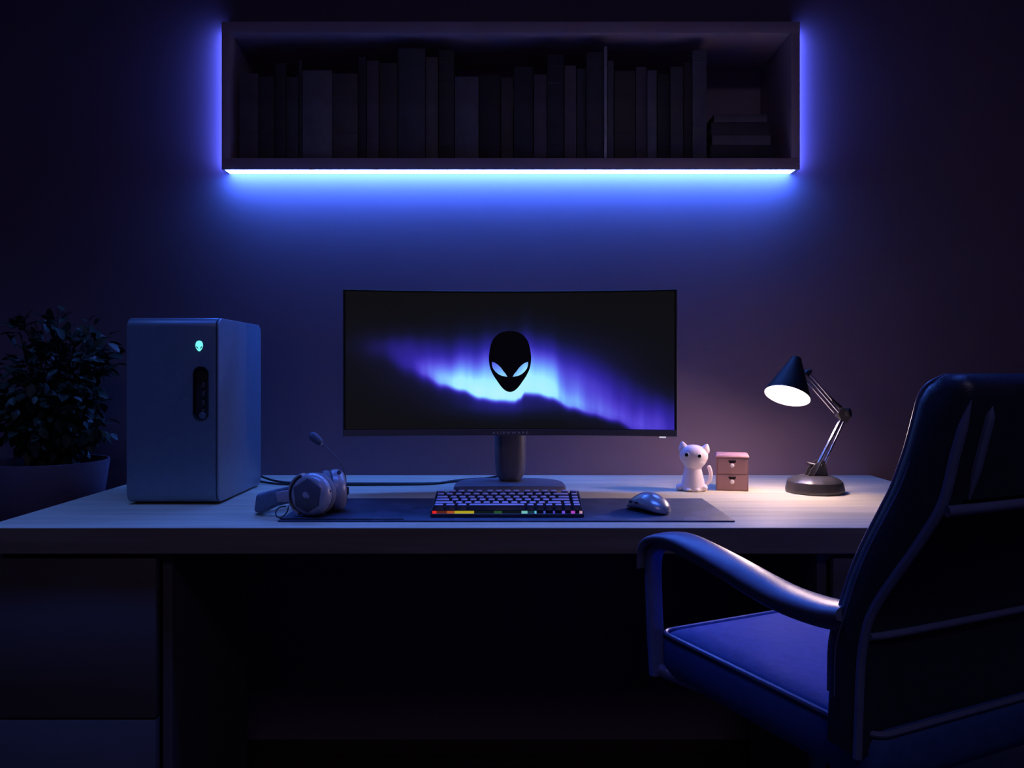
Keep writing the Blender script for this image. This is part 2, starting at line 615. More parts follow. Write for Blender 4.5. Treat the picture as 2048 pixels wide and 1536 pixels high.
for k in range(46):
    th, ph = rnd.uniform(0, 2 * PI), math.acos(rnd.uniform(-.75, 1))
    d = Vector((math.sin(ph) * math.cos(th) * .165, math.sin(ph) * math.sin(th) * .16, math.cos(ph) * .195)) * rnd.uniform(.6, 1.0)
    tip = PC_C + d
    base = Vector((PX + rnd.uniform(-.03, .03), PY + rnd.uniform(-.03, .03), .79))
    mid = base.lerp(tip, .5) + Vector((rnd.uniform(-.02, .02), rnd.uniform(-.02, .02), .03))
    pth = smooth_path([base, mid, tip], 5)
    merge(stems, tube(pth, .002, 5, [.0035 - .0025 * i / (len(pth) - 1) for i in range(len(pth))]))
    tips.append(pth)


def leaf(bm, p, d, n, L, W):
    d = d.normalized()
    s = d.cross(n).normalized()
    n = s.cross(d)
    pr = [(0, 0), (.2, .36), (.5, .5), (.8, .28), (1, 0)]
    c = [bm.verts.new(p + d * L * a - n * L * .16 * a * a) for a, b in pr]
    l = [bm.verts.new(p + d * L * a + s * W * b + n * W * .25 * b - n * L * .16 * a * a) for a, b in pr[1:4]]
    r = [bm.verts.new(p + d * L * a - s * W * b + n * W * .25 * b - n * L * .16 * a * a) for a, b in pr[1:4]]
    bm.faces.new((c[0], c[1], l[0]))
    bm.faces.new((c[0], r[0], c[1]))
    for k in range(2):
        bm.faces.new((c[k + 1], c[k + 2], l[k + 1], l[k]))
        bm.faces.new((c[k + 1], r[k], r[k + 1], c[k + 2]))
    bm.faces.new((c[3], c[4], l[2]))
    bm.faces.new((c[3], r[2], c[4]))


for pth in tips:
    for k in range(40):
        t = rnd.uniform(.25, 1.05)
        i = min(int(t * (len(pth) - 1)), len(pth) - 1)
        p = pth[i] + Vector((rnd.gauss(0, .015), rnd.gauss(0, .015), rnd.gauss(0, .015)))
        out = (p - PC_C)
        d = out.normalized() * .7 + Vector((rnd.gauss(0, .6), rnd.gauss(0, .6), rnd.gauss(-.1, .5)))
        n = Vector((rnd.gauss(0, .5), rnd.gauss(0, .5), 1))
        L = rnd.uniform(.022, .042)
        leaf(fol, p, d, n, L, L * .62)
obj('foliage', fol, M['leaf'], plant)
obj('stems', stems, M['stemm'], plant)

# ------------------------------------------------------------------ computer tower
TX0, TX1 = (251 - CX) * 1.75 / FPX, (437 - CX) * 1.75 / FPX
TY0, TY1 = 1.75, 2.047
TZ0, TZ1 = DESK + .004, 1.1485
tower = thing('computer_tower', 'dark metal computer tower with a glowing cyan head emblem on its front', 'computer', ((TX0 + TX1) / 2, 1.9, DESK))
TH, TD = TZ1 - TZ0, TY1 - TY0
prof = rrect(TD, TH, .021, 8, (TY0 + TY1) / 2, (TZ0 + TZ1) / 2)


def insetp(pr, k):
    cy, cz = (TY0 + TY1) / 2, (TZ0 + TZ1) / 2
    return [(cy + (a - cy) * (1 - 2 * k / TD), cz + (b - cz) * (1 - 2 * k / TH)) for a, b in pr]


XS1 = TX1 - .012            # end of the wrapped shell, then the groove and the side panel
rings = []
for x, k in ((TX0, .006), (TX0 + .001, .003), (TX0 + .0025, .001), (TX0 + .006, 0), (XS1 + .004, 0), (XS1 + .0055, .0006), (XS1 + .006, .0018)):
    rings.append([Vector((x, a, b)) for a, b in insetp(prof, k)])
shell = loft(rings)
# recessed port bay
bayx, bayz0, bayz1 = (401.5 - CX) * TY0 / FPX, CAMZ - (840 - CY) * TY0 / FPX, CAMZ - (734 - CY) * TY0 / FPX
bw = 29.0 * TY0 / FPX
bay = rrect(bw, bayz1 - bayz0, bw / 2 - .0004, 8, bayx, (bayz0 + bayz1) / 2)
cut = prism(bay, lambda u, v, d: Vector((u, d, v)), TY0 - .01, TY0 + .012)
shell = bool_diff(shell, cut)
obj('front_shell', shell, M['pc'], tower, angle=30)
rim_o, rim_i = rrect(bw + .003, bayz1 - bayz0 + .003, bw / 2, 8, bayx, (bayz0 + bayz1) / 2), bay
rim = bmesh.new()
ro = [rim.verts.new((u, TY0 - .0006, v)) for u, v in rim_o]
ri = [rim.verts.new((u, TY0 - .0006, v)) for u, v in rim_i]
rk = [rim.verts.new((u, TY0 + .0118, v)) for u, v in rim_i]
rj = [rim.verts.new((u, TY0 + .0002, v)) for u, v in rim_o]
n = len(ro)
for k in range(n):
    k2 = (k + 1) % n
    rim.faces.new((ro[k], ro[k2], ri[k2], ri[k]))
    rim.faces.new((ri[k], ri[k2], rk[k2], rk[k]))
    rim.faces.new((rj[k], rj[k2], ro[k2], ro[k]))
rim.faces.new(rk)
bmesh.ops.recalc_face_normals(rim, faces=rim.faces)
bayo = obj('port_bay', rim, M['pc_dark'], tower, label='dark recessed slot holding the ports')
for py, hh in ((770, 11), (788, 11), (806, 11), (822, 6)):
    c = P(403.5, py, TY0)
    o = obj('port', box(c.x - .003, c.x + .003, TY0 + .0085, TY0 + .0116, c.z - hh * .00055, c.z + hh * .00055, .0006), M['pc_metal'], bayo)
pb = P(401.5, 832, TY0)
obj('button', lathe([(0, 0), (.008, 0), (.008, .002), (.0068, .003), (0, .003)], 24, frame_from((0, -1, 0), (1, 0, 0), (pb.x, TY0 + .0117, pb.z))), M['pc'], bayo)
# inner groove core and the side panels
obj('groove', prism(insetp(prof, .004), lambda u, v, d: Vector((d, u, v)), XS1 + .0055, TX1 - .004), M['pc_dark'], tower)
rings = []
for x, k in ((TX1 - .0042, .0018), (TX1 - .0038, .0008), (TX1 - .0012, .0008), (TX1 - .0003, .0014), (TX1, .0024)):
    rings.append([Vector((x, a, b)) for a, b in insetp(prof, k)])
obj('side_panel', loft(rings), M['pc'], tower)
ec = P(398.5, 692, TY0)
es = TY0 / FPX
obj('emblem', emblem(lambda u, v, d: Vector((ec.x + u * 7.4 * es, d, ec.z + v * 10.6 * es)), TY0 - .0006, TY0 + .0003), M['emblem_cyan'], tower, label='glowing cyan head emblem')
for (sx, sy) in ((.02, .03), (.02, TD - .03), (TX1 - TX0 - .02, .03), (TX1 - TX0 - .02, TD - .03)):
    obj('foot', lathe([(.011, DESK), (.012, DESK + .002), (.012, TZ0 + .002)], 20, Matrix.Translation((TX0 + sx, TY0 + sy, 0))), M['black'], tower)

# ------------------------------------------------------------------ monitor
MR = 1.8
MCX, MYC, MHW = -.0048, 1.975, .4045
MZ0, MZ1 = CAMZ - (874 - CY) * 1.93 / FPX, CAMZ - (577.5 - CY) * 1.93 / FPX
mon = thing('monitor', 'curved ultrawide monitor showing a blue aurora with a black head emblem', 'monitor', (MCX, 2.0, DESK))


def arc(s, off, z):
    a = s / MR
    return Vector((MCX + (MR + off) * math.sin(a), MYC - MR + (MR + off) * math.cos(a), z))


NS = 48
ss = [-MHW + 2 * MHW * k / NS for k in range(NS + 1)]


def curved_slab(sa, sb, z0, z1, o0, o1, bev=.002, n=NS):
    rings = []
    for k in range(n + 1):
        s = sa + (sb - sa) * k / n
        q = [(o0 + bev, z0), (o1 - bev, z0), (o1, z0 + bev), (o1, z1 - bev), (o1 - bev, z1), (o0 + bev, z1), (o0, z1 - bev), (o0, z0 + bev)]
        rings.append([arc(s, a, b) for a, b in q])
    return loft(rings)


hs = curved_slab(-MHW, MHW, MZ0, MZ1, 0, .022)
merge(hs, curved_slab(-.30, .30, MZ0 + .05, MZ1 - .05, .021, .045, .012))
obj('housing', hs, M['mon'], mon)
CHZ = CAMZ - (860.5 - CY) * 1.93 / FPX
obj('chin', curved_slab(-MHW + .0006, MHW - .0006, MZ0 + .0006, CHZ, -.004, .002, .0012), M['mon'], mon, label='charcoal lower bezel')

# display image, colour per vertex of a fine grid
EDGE = [(690, 690), (760, 702), (818, 727), (850, 745), (885, 764), (924, 775), (962, 789), (1000, 794), (1029, 795), (1040, 790), (1050, 780), (1075, 781), (1103, 790), (1142, 810),
        (1187, 823), (1230, 836), (1275, 856), (1310, 868), (1352, 880)]
AMP = [(690, .02), (760, .07), (818, .22), (850, .40), (885, .70), (924, .88), (962, 1.05), (1000, 1.05), (1029, 1.0), (1050, .95), (1075, .92), (1103, .85), (1142, .66),
       (1187, .54), (1230, .46), (1275, .40), (1310, .36), (1352, .30)]
HGT = [(690, 30), (818, 32), (885, 38), (962, 50), (1029, 60), (1075, 56), (1142, 38), (1230, 36), (1352, 42)]
RAMP = [(0, (13, 13, 16)), (.10, (17, 20, 48)), (.22, (30, 30, 110)), (.36, (48, 42, 165)), (.5, (76, 70, 212)), (.66, (98, 120, 245)), (.82, (120, 180, 255)), (1.0, (160, 238, 255)), (1.3, (190, 245, 255))]


def lerp_tab(tab, x):
    if x <= tab[0][0]:
        return tab[0][1]
    for (a, va), (b, vb) in zip(tab, tab[1:]):
        if x <= b:
            t = (x - a) / (b - a)
            t = t * t * (3 - 2 * t) if not isinstance(va, tuple) else t
            if isinstance(va, tuple):
                return tuple(p + (q - p) * t for p, q in zip(va, vb))
            return va + (vb - va) * t
    return tab[-1][1]


def aurora(px, py):
    e = lerp_tab(EDGE, px) + 1.5 * noise.noise(Vector((px / 22.0, 3.3, 0)))
    a = lerp_tab(AMP, px) * (1 + .07 * noise.noise(Vector((px / 9.0, 0, 1))) + .14 * noise.noise(Vector((px / 30.0, 5, 1))))
    H = lerp_tab(HGT, px) * (1 + .25 * noise.noise(Vector((px / 26.0, 9, 2))))
    h = e - py
    if h < 0:
        v = a * (.90 * math.exp(-(h / (9.0 + max(0, 900 - px) * .10)) ** 2) + .10 * math.exp(-(h / 34.0) ** 2))
    else:
        v = a * math.exp(-(max(0, h - 6) / H) ** 1.5)
    hh = max(h, 0)
    v += .30 * math.exp(-((px - 1010) / 190.0) ** 2) * math.exp(-((py - 735) / 62.0) ** 2)
    v += .24 * math.exp(-((px - 1190) / 120.0) ** 2) * math.exp(-((py - (740 + (px - 1100) * .34)) / 42.0) ** 2)
    v += .09 * math.exp(-((px - 800) / 80.0) ** 2) * math.exp(-((py - 690) / 24.0) ** 2)
    v += .16 * math.exp(-((px - 1330) / 60.0) ** 2) * math.exp(-((py - 835) / 40.0) ** 2)
    v += .10 * math.exp(-((px - 1010) / 120.0) ** 2) * math.exp(-((py - 815) / 20.0) ** 2)
    c = lerp_tab(RAMP, max(0, v))
    # the left wing and the right wing lean to violet, the heart to cyan
    k = max(0.0, min(1.0, (abs(px - 1025) - 90) / 120.0)) * max(0, min(1, v * 1.6))
    c = (c[0] + 8 * k, c[1] - 6 * k, c[2])
    return srgb(*[max(0, min(255, q)) for q in c])


def screen_px(s, z):
    p = arc(s, 0, z)
    return CX + p.x * FPX / p.y, CY - (p.z - CAMZ) * FPX / p.y


SA, SZ_0, SZ_1 = MHW - .0065, CHZ + .001, MZ1 - .006
NU, NV = 330, 144
scr = bmesh.new()
lay = scr.verts.layers.float_color.new('display')
grid = []
for j in range(NV + 1):
    row = []
    for i in range(NU + 1):
        s = -SA + 2 * SA * i / NU
        z = SZ_0 + (SZ_1 - SZ_0) * j / NV
        v = scr.verts.new(arc(s, -.0009, z))
        px, py = screen_px(s, z)
        v[lay] = aurora(px, py)
        row.append(v)
    grid.append(row)
for j in range(NV):
    for i in range(NU):
        scr.faces.new((grid[j][i], grid[j][i + 1], grid[j + 1][i + 1], grid[j + 1][i]))
ms = bpy.data.materials.new('display_image')
ms.use_nodes = True
nt = ms.node_tree
b = nt.nodes['Principled BSDF']
b.inputs['Base Color'].default_value = (.004, .004, .004, 1)
b.inputs['Roughness'].default_value = .5
b.inputs['Specular IOR Level'].default_value = .2
at = nt.nodes.new('ShaderNodeAttribute')
at.attribute_name = 'display'
nt.links.new(at.outputs['Color'], b.inputs['Emission Color'])
b.inputs['Emission Strength'].default_value = 1.0
scro = obj('screen', scr, ms, mon, label='lit display with an aurora picture')
# black border of the panel
obj('panel_border', curved_slab(-MHW + .002, MHW - .002, CHZ, MZ1 - .0022, -.0006, .001, .0002), M['screen_black'], mon)
hc = P(1020, 723, MYC)
hs_ = MYC / FPX


def head_fn(u, v, d):
    x = hc.x + u * 42.3 * hs_
    return arc(math.asin((x - MCX) / MR) * MR, d, hc.z + v * 61.0 * hs_)


obj('emblem', emblem(head_fn, -.0016, -.001), M['screen_black'], scro, label='black head emblem with two slanted eyes')

# lettering on the chin
fc = bpy.data.curves.new('lettering', 'FONT')
fc.body = 'ALIENWARE'
fc.size = .0082
fc.space_character = 1.62
fc.align_x = 'CENTER'
fc.align_y = 'CENTER'
fc.extrude = .0002
fo = bpy.data.objects.new('lettering_curve', fc)
COL.objects.link(fo)
dg = bpy.context.evaluated_depsgraph_get()
dg.update()
lb = bmesh.new()
lb.from_mesh(fo.evaluated_get(dg).to_mesh())
bpy.data.objects.remove(fo)
xs = [v.co.x for v in lb.verts]
wtarget = 72 * (MYC - .004) / FPX
k = wtarget / (max(xs) - min(xs))
xm = (max(xs) + min(xs)) / 2
lc = P(1020.5, 865.6, MYC - .004)
for v in lb.verts:
    x = lc.x + (v.co.x - xm) * k
    v.co = arc(math.asin((x - MCX) / MR) * MR, -.0044 - v.co.z, lc.z + v.co.y)
obj('lettering', lb, M['letter'], mon, label='pale spaced lettering on the lower bezel')
pl = P(1326, 874, 1.932)
sl = math.asin((pl.x - MCX) / MR) * MR
obj('power_light', curved_slab(sl - .0078, sl + .0078, MZ0 - .0028, MZ0 + .0005, -.003, .004, .0006, 4), M['white_led'], mon)
# stand
SYc = 2.062
rings = []
for z, hw, hd in ((DESK + .011, .0215, .019), (DESK + .014, .026, .0225), (DESK + .02, .031, .026), (DESK + .03, .0355, .028), (DESK + .042, .038, .029), (DESK + .07, .0395, .029), (DESK + .16, .0405, .029), (DESK + .30, .0405, .029)):
    rings.append([Vector((-.0045 + u, SYc + v - .004, z)) for u, v in rrect(hw * 2, hd * 2, hd * .75, 6)])
obj('stand_column', loft(rings), M['stand'], mon)
rings = []
out = []
for k in range(64):
    a = 2 * PI * k / 64
    c, s = math.cos(a), math.sin(a)
    out.append((math.copysign(abs(c) ** (2 / 3.6), c), math.copysign(abs(s) ** (2 / 3.0), s)))
for z, k in ((DESK, .985), (DESK + .002, 1), (DESK + .008, 1), (DESK + .0105, .985), (DESK + .0115, .96)):
    rings.append([Vector((-.0055 + u * .137 * k, 1.988 + v * .124 * k, z)) for u, v in out])
obj('stand_base', loft(rings), M['stand'], mon)
obj('stand_mount', box(-.045, .036, 1.99, 2.06, .97, 1.10, .006), M['mon'], mon)

# ------------------------------------------------------------------ cables behind the tower
for k, (pts, lab) in enumerate((
        ([(-.70, 2.056, .800), (-.675, 2.075, .776), (-.645, 2.085, .756), (-.60, 2.075, .746), (-.54, 2.068, .7432), (-.40, 2.062, .7432), (-.20, 2.066, .7432), (-.16, 2.105, .7432), (-.10, 2.150, .7432), (-.02, 2.160, .7432), (.01, 2.135, .752), (.018, 2.098, .768)],
         'black cable from the tower to the monitor stand, rear one of two'),
        ([(-.72, 2.056, .790), (-.69, 2.066, .768), (-.655, 2.068, .7495), (-.60, 2.054, .7435), (-.54, 2.046, .7432), (-.40, 2.040, .7432), (-.22, 2.050, .7432), (-.17, 2.088, .7432), (-.10, 2.128, .7432), (-.045, 2.125, .752), (-.022, 2.098, .765)],
         'black cable on the desk from the tower, front one of two'))):
    o = obj('cable', tube(smooth_path(pts, 8), .0028, 8), M['black'], None, loc=(-.4, 2.05, DESK))
    tag(o, lab, 'cable', 'cables running behind the headset')

# ------------------------------------------------------------------ desk pad
pad = obj('desk_mat', box(-.453, .4311, 1.554, 1.824, DESK, PAD, .0008, 2), M['pad'], None, loc=(0, 1.69, DESK))
tag(pad, 'wide dark fabric desk mat under the keyboard and mouse', 'desk mat')

# ------------------------------------------------------------------ keyboard
kb = thing('keyboard', 'compact dark keyboard with rainbow lights under its front keys', 'keyboard', (-.0095, 1.655, PAD))
KX0, KX1 = -.1608, .142
KY0, KY1 = 1.586, 1.722
prof = [(KY0, PAD + .001), (KY0 + .002, PAD), (KY1 - .002, PAD), (KY1, PAD + .002), (KY1, .7685), (KY1 - .003, .771), (KY1 - .006, .769), (KY0 + .009, .7475), (KY0 + .006, .7492), (KY0 + .001, .7505), (KY0, .7495)]
rings = []
for x, k in ((KX0, .0012), (KX0 + .0012, 0), (KX1 - .0012, 0), (KX1, .0012)):
    cy, cz = (KY0 + KY1) / 2, PAD + .01
    rings.append([Vector((x, cy + (a - cy) * (1 - k * 8), cz + (b_ - cz) * (1 - k * 40))) for a, b_ in prof])
obj('case', loft(rings), M['kb'], kb)
for xa in (KX0, KX1 - .0025):
    obj('side_rail', prism([(KY0 + .004, .744), (KY1 - .003, .746), (KY1 - .003, .776), (KY0 + .004, .7555)], lambda u, v, d: Vector((d, u, v)), xa, xa + .0025), M['kb'], kb)
rowY = [1.6045 + .0188 * i for i in range(6)]
rowZ = [.766, .7677, .7702, .7728, .7760, .7796]
PITCH = (KX1 - KX0 - .006) / 16.0
KS = KX0 + .003
rows = [[(0, 1.25), (1.25, 1.25), (2.5, 1.25), (3.75, 6.25)] + [(10 + k, 1) for k in range(6)],
        [(0, 2.25)] + [(2.25 + k, 1) for k in range(10)] + [(12.25, 1.75), (14, 1), (15, 1)],
        [(0, 1.75)] + [(1.75 + k, 1) for k in range(11)] + [(12.75, 2.25), (15, 1)],
        [(0, 1.5)] + [(1.5 + k, 1) for k in range(12)] + [(13.5, 1.5), (15, 1)],
        [(k, 1) for k in range(13)] + [(13, 2), (15, 1)],
        [(0, 1)] + [(1.25 + k, 1) for k in range(4)] + [(5.5 + k, 1) for k in range(4)] + [(9.75 + k, 1) for k in range(4)] + [(14, 1), (15, 1)]]
key_cache = {}
base_o = origin_of(kb)


def key_mesh(wu):
    W = wu * PITCH - .0012
    bm = bmesh.new()
    rings = []
    for z, ix, iy, sh in ((0, 0, 0, 0), (.0065, .0021, .0018, .0006), (.0092, .0026, .0022, .0008), (.0098, .0034, .003, .0008)):
        rings.append([Vector((u, v + sh, z)) for u, v in rrect(W - 2 * ix, .0176 - 2 * iy, .0016, 2)])
    bm = loft(rings)
    for f in bm.faces:
        f.smooth = True
    for e in bm.edges:
        if len(e.link_faces) == 2:
            e.smooth = e.calc_face_angle(0) < .7
    me = bpy.data.meshes.new('key')
    bm.to_mesh(me)
    bm.free()
    me.materials.append(M['kb'])
    me.materials.append(M['key'])
    for p in me.polygons:
        if p.normal.z > .75:
            p.material_index = 1
    return me


for i, rw in enumerate(rows):
    for (u0, wu) in rw:
        if wu not in key_cache:
            key_cache[wu] = key_mesh(wu)
        o = bpy.data.objects.new('key', key_cache[wu])
        COL.objects.link(o)
        o.parent = kb
        o.location = Vector((KS + (u0 + wu / 2) * PITCH, rowY[i], rowZ[i] - .0098)) - base_o
        o.rotation_euler = (math.radians(5 if i else 2), 0, 0)
LEDS = [(864.5, 873, (255, 40, 30), 1.2), (873.5, 893, (120, 48, 28), .8), (893.5, 908.5, (215, 105, 40), .8), (909, 948, (225, 205, 40), .9), (949, 987, (20, 34, 18), .6), (988, 1004, (60, 110, 62), .7),
        (1005, 1042, (18, 30, 26), .6), (1043, 1055, (140, 230, 225), 1.0), (1056, 1068, (30, 70, 90), .8), (1069, 1073, (110, 220, 255), 1.1), (1087, 1091, (80, 95, 230), 1.0), (1106, 1110, (85, 75, 220), 1.0),
        (1124, 1130, (130, 90, 255), 1.1), (1142, 1150, (205, 80, 225), 1.1), (1159, 1165, (235, 175, 215), 1.0)]
for k, (a, b_, c, st) in enumerate(LEDS):
    Yl = 1.5935
    obj('key_light', box((a - CX) * Yl / FPX, (b_ - CX) * Yl / FPX, Yl, Yl + .0015, .7480, .7545), glow('key_glow', srgb(*c), st * .62), kb)
obj('light_bar', box(KX0 + .003, KX1 - .003, 1.5952, 1.5966, .7478, .7560), M['black'], kb)

# ------------------------------------------------------------------ mouse
mc = Vector((.281, 1.657, PAD))
mouse = thing('computer_mouse', 'silver grey computer mouse on the desk mat beside the keyboard', 'mouse', mc)
al = math.radians(122)          # nose towards the wall and to the left
ax = Vector((math.cos(al), math.sin(al), 0))
sd = Vector((ax.y, -ax.x, 0))   # to the mouse's right
Lm = .110
secs = []
for k in range(19):
    t = k / 18.0
    u = -.5 + t
    wv = max(.02, (1 - abs(2 * u) ** 2.6)) ** .5 * (.0305 - .003 * math.cos(u * 6))
    hv = .0405 * max(.06, (1 - abs((u + .03) / .54) ** 2.0)) ** .85
    ring = []
    for q in range(24):
        a = 2 * PI * q / 24
        c, s = math.cos(a), math.sin(a)
        e = 2 / 2.1
        xx = math.copysign(abs(c) ** e, c) * wv
        zz_ = math.copysign(abs(s) ** e, s)
        zz_ = hv * (.32 + .68 * zz_) if zz_ > 0 else hv * .32 + zz_ * (hv * .32 - .0016)
        # narrower waist near the bottom
        xx *= 1 - .14 * max(0, -s)
        ring.append(mc + ax * (u * Lm) + sd * xx + Vector((0, 0, zz_)))
    secs.append(ring)
obj('shell', loft(secs), M['mouse'], mouse, angle=60)
for (u0, off) in ((.06, 0), (.22, .0)):
    p0 = mc + ax * (u0 * Lm) - sd * .0262 + Vector((0, 0, .0190))
    obj('side_button', tube([p0 - ax * .006, p0, p0 + ax * .006], .0025, 8, [.0012, .0024, .0012]), M['black'], mouse)
wl = mc + ax * (.30 * Lm) + Vector((0, 0, .0210))
obj('scroll_wheel', lathe([(.0, -.003), (.007, -.003), (.0078, -.0015), (.0078, .0015), (.007, .003), (0, .003)], 24, frame_from(sd, ax, wl)), M['black'], mouse)
ft = []
for k in range(40):
    a = 2 * PI * k / 40
    ft.append((math.cos(a) * Lm * .46, math.sin(a) * .026))
obj('base_plate', prism(ft, lambda u, v, d: mc + ax * u + sd * v + Vector((0, 0, d)), 0, .0035), M['black'], mouse)

# ------------------------------------------------------------------ headset
R_C = .043
hz = PAD + R_C + .001
headset = thing('headset', 'grey headset lying on the desk with its microphone boom raised', 'headset', (-.42, 1.62, DESK))
n1 = Vector((-.32, -.947, .06)).normalized()
c1 = Vector((-.405, 1.585, hz))                     # centre of the near outer face
xr = Vector((n1.y * -1, n1.x, 0)).normalized()      # image right
m1 = frame_from(n1, xr, c1)
cup_prof = [(0, .0), (.030, .0), (.0345, -.0012), (.0395, -.006), (.0428, -.013), (.0432, -.020), (.0415, -.026), (.036, -.028), (0, -.028)]
cup1 = obj('ear_cup', lathe(cup_prof, 56, m1), M['hs'], headset)
pent = []
for k, (a, r) in enumerate(((86, .0340), (26, .0350), (-34, .0340), (-84, .0335), (-136, .0330), (156, .0330))):
    pent.append((r * math.cos(math.radians(a)), r * math.sin(math.radians(a))))
rings = []
for d, s in ((-.004, 1.03), (.001, 1.0), (.0018, .96)):
    rings.append([m1 @ Vector((u * s, v * s, d)) for u, v in pent])
pb_ = loft(rings)
obj('cover_plate', pb_, M['hs_plate'], cup1, label='dark six-sided plate')
ml = m1 @ Matrix.Rotation(math.radians(62), 4, 'Z')
obj('emblem', emblem(lambda u, v, d: ml @ Vector((u * .0058, v * .0082, d)), .0022, .0015), M['hs_logo'], cup1)
obj('ear_cushion', lathe([(.0, -.026), (.036, -.027), (.041, -.030), (.0425, -.036), (.041, -.043), (.034, -.0475), (.025, -.046), (.022, -.04), (0, -.04)], 48, m1), M['hs_cush'], headset)
for (a, r) in ((12, .0431), (-24, .0431), (-58, .043)):
    p = m1 @ Vector((r * math.cos(math.radians(a)), r * math.sin(math.radians(a)), -.018))
    q = m1 @ Vector(((r + .0012) * math.cos(math.radians(a)), (r + .0012) * math.sin(math.radians(a)), -.018))
    obj('button', tube([p, q], .0022 if a != -24 else .0012, 10), M['black'] if a != -24 else M['chrome'], cup1)
# yoke around the left side of the near cup
rings = []
for k in range(25):
    a = math.radians(112 + (242 - 112) * k / 24)
    wk = .5 + .5 * math.sin(PI * k / 24)
    ra, rb_ = .0405, .0405 + .0075 * (0.35 + .65 * wk)
    ca, sa = math.cos(a), math.sin(a)
    rings.append([m1 @ Vector((r * ca, r * sa, z)) for r, z in ((ra, -.003), (rb_ - .002, -.002), (rb_, -.006), (rb_, -.016), (rb_ - .001, -.019), (ra, -.019))])
yoke = obj('yoke', loft(rings), M['hs'], headset)
obj('slot', loft([[m1 @ Vector((r * math.cos(a), r * math.sin(a), z)) for r, z in ((.0375, -.0045), (.041, -.0016), (.0412, -.006))] for a in [math.radians(114 + 112 * k / 20) for k in range(21)]]), M['black'], yoke)
# far cup
n2 = Vector((.93, .34, .05)).normalized()
c2 = Vector((-.3475, 1.668, hz))
m2 = frame_from(n2, Vector((-n2.y, n2.x, 0)), c2)
cup2 = obj('ear_cup', lathe(cup_prof, 56, m2), M['hs'], headset)
obj('ear_cushion', lathe([(.0, -.026), (.036, -.027), (.041, -.030), (.0425, -.036), (.041, -.043), (.034, -.0475), (.025, -.046), (.022, -.04), (0, -.04)], 48, m2), M['hs_cush'], headset)
obj('cover_plate', loft([[m2 @ Vector((u * s, v * s, d)) for u, v in pent] for d, s in ((-.004, 1.03), (.001, 1.0), (.0018, .96))]), M['hs_plate'], cup2)
pd = m2 @ Vector((-.020, .0365, -.013))
obj('dial', tube([pd + Vector((-.001, .002, -.002)), pd + Vector((.002, -.003, .003))], .0042, 16), M['black'], cup2)
# headband: a ribbon running left from the near cup, around and back to the far cup
pth = smooth_path([(-.443, 1.600, .7835), (-.462, 1.604, .781), (-.480, 1.610, .775), (-.500, 1.619, .7665), (-.514, 1.634, .7635), (-.517, 1.655, .763), (-.508, 1.676, .764), (-.484, 1.693, .768), (-.455, 1.700, .774), (-.425, 1.697, .780), (-.400, 1.690, .784), (-.385, 1.683, .785)], 6)


def ribbon(pts, wid, thk, w_fn=None):
    rings = []
    N = len(pts)
    for i, p in enumerate(pts):
        t = (pts[min(i + 1, N - 1)] - pts[max(i - 1, 0)]).normalized()
        s = t.cross(Vector((0, 0, 1))).normalized()
        up = s.cross(t).normalized()
        up = (up + s * .12).normalized()
        wv, tv = (wid, thk) if w_fn is None else w_fn(i / (N - 1))
        rings.append([p + up * v + s * u for u, v in rrect(tv, wv, min(tv, wv) * .38, 3)])
    return loft(rings)


NB = len(pth)
obj('headband', ribbon(pth, .012, .008, lambda t: (.014 + .010 * min(1, abs(t - .5) * 2), .008)), M['hs'], headset)
i0, i1 = 8, NB - 9
obj('headband_pad', ribbon(pth[i0:i1 + 1], .038, .013, lambda t: (.036 * (1 - .18 * (abs(2 * t - 1) ** 8)), .014)), M['hs_pad'], headset, label='dark fabric headband cushion')
# microphone
Ym = 1.672
jb = P(693, 982, Ym)
obj('mic_joint', box(jb.x - .004, jb.x + .0045, Ym - .005, Ym + .006, jb.z - .008, jb.z + .008, .002), M['black'], headset)
boom = smooth_path([P(691.5, 976, Ym), P(691, 957, Ym), P(688.5, 942, Ym), P(681, 926, Ym), P(669, 911, Ym), P(656, 898, Ym), P(644.5, 888.5, Ym)], 5)
mic = obj('mic_boom', tube(boom, .0014, 8, [.0023 - .0011 * min(1, i / 12) for i in range(len(boom))]), M['hs_plate'], headset)
pa, pz = P(643.5, 887.5, Ym), P(624, 871, Ym)
dv = pz - pa
obj('mic_capsule', tube([pa + dv * t for t in (0, .04, .16, .36, .6, .84, 1.02, 1.16, 1.23)], .009, 18, [.0025, .0045, .0070, .0086, .0092, .0094, .0084, .0056, .0015]), M['hs_pad'], mic)
obj('mic_ring', tube([pa - dv * .05, pa + dv * .03], .0032, 12), M['chrome'], mic)
cabpts = [P(577, 1012, 1.585), P(574.5, 1023, 1.578), P(567, 1032, 1.568), P(559, 1035.5, 1.564), P(553, 1032, 1.564), P(551.5, 1025, 1.568), P(555, 1018, 1.574), P(562, 1014, 1.580), P(572, 1013, 1.587)]
obj('cable_loop', tube(smooth_path(cabpts, 8), .0014, 8), M['black'], headset)
cb = [P(557, 1035, 1.564), Vector((-.445, 1.5625, .7448)), Vector((-.42, 1.5640, .7448)), Vector((-.37, 1.5605, .7448)), Vector((-.30, 1.5595, .7448)), Vector((-.24, 1.5595, .7448)), Vector((-.21, 1.5600, .7448))]
obj('cord', tube(smooth_path(cb, 8), .0012, 8), M['black'], headset)

# ------------------------------------------------------------------ cat figurine
cy_ = 1.962
cs = cy_ / FPX
cx_ = (1386.0 - CX) * cs
catp = bmesh.new()
U = cs / 11.38          # metres per unit of the close-up


def cz(zx, zy, dy=0.0):
    return Vector((cx_ + (zx - 523) * U, cy_ + dy, DESK + (1262 - zy) * U))


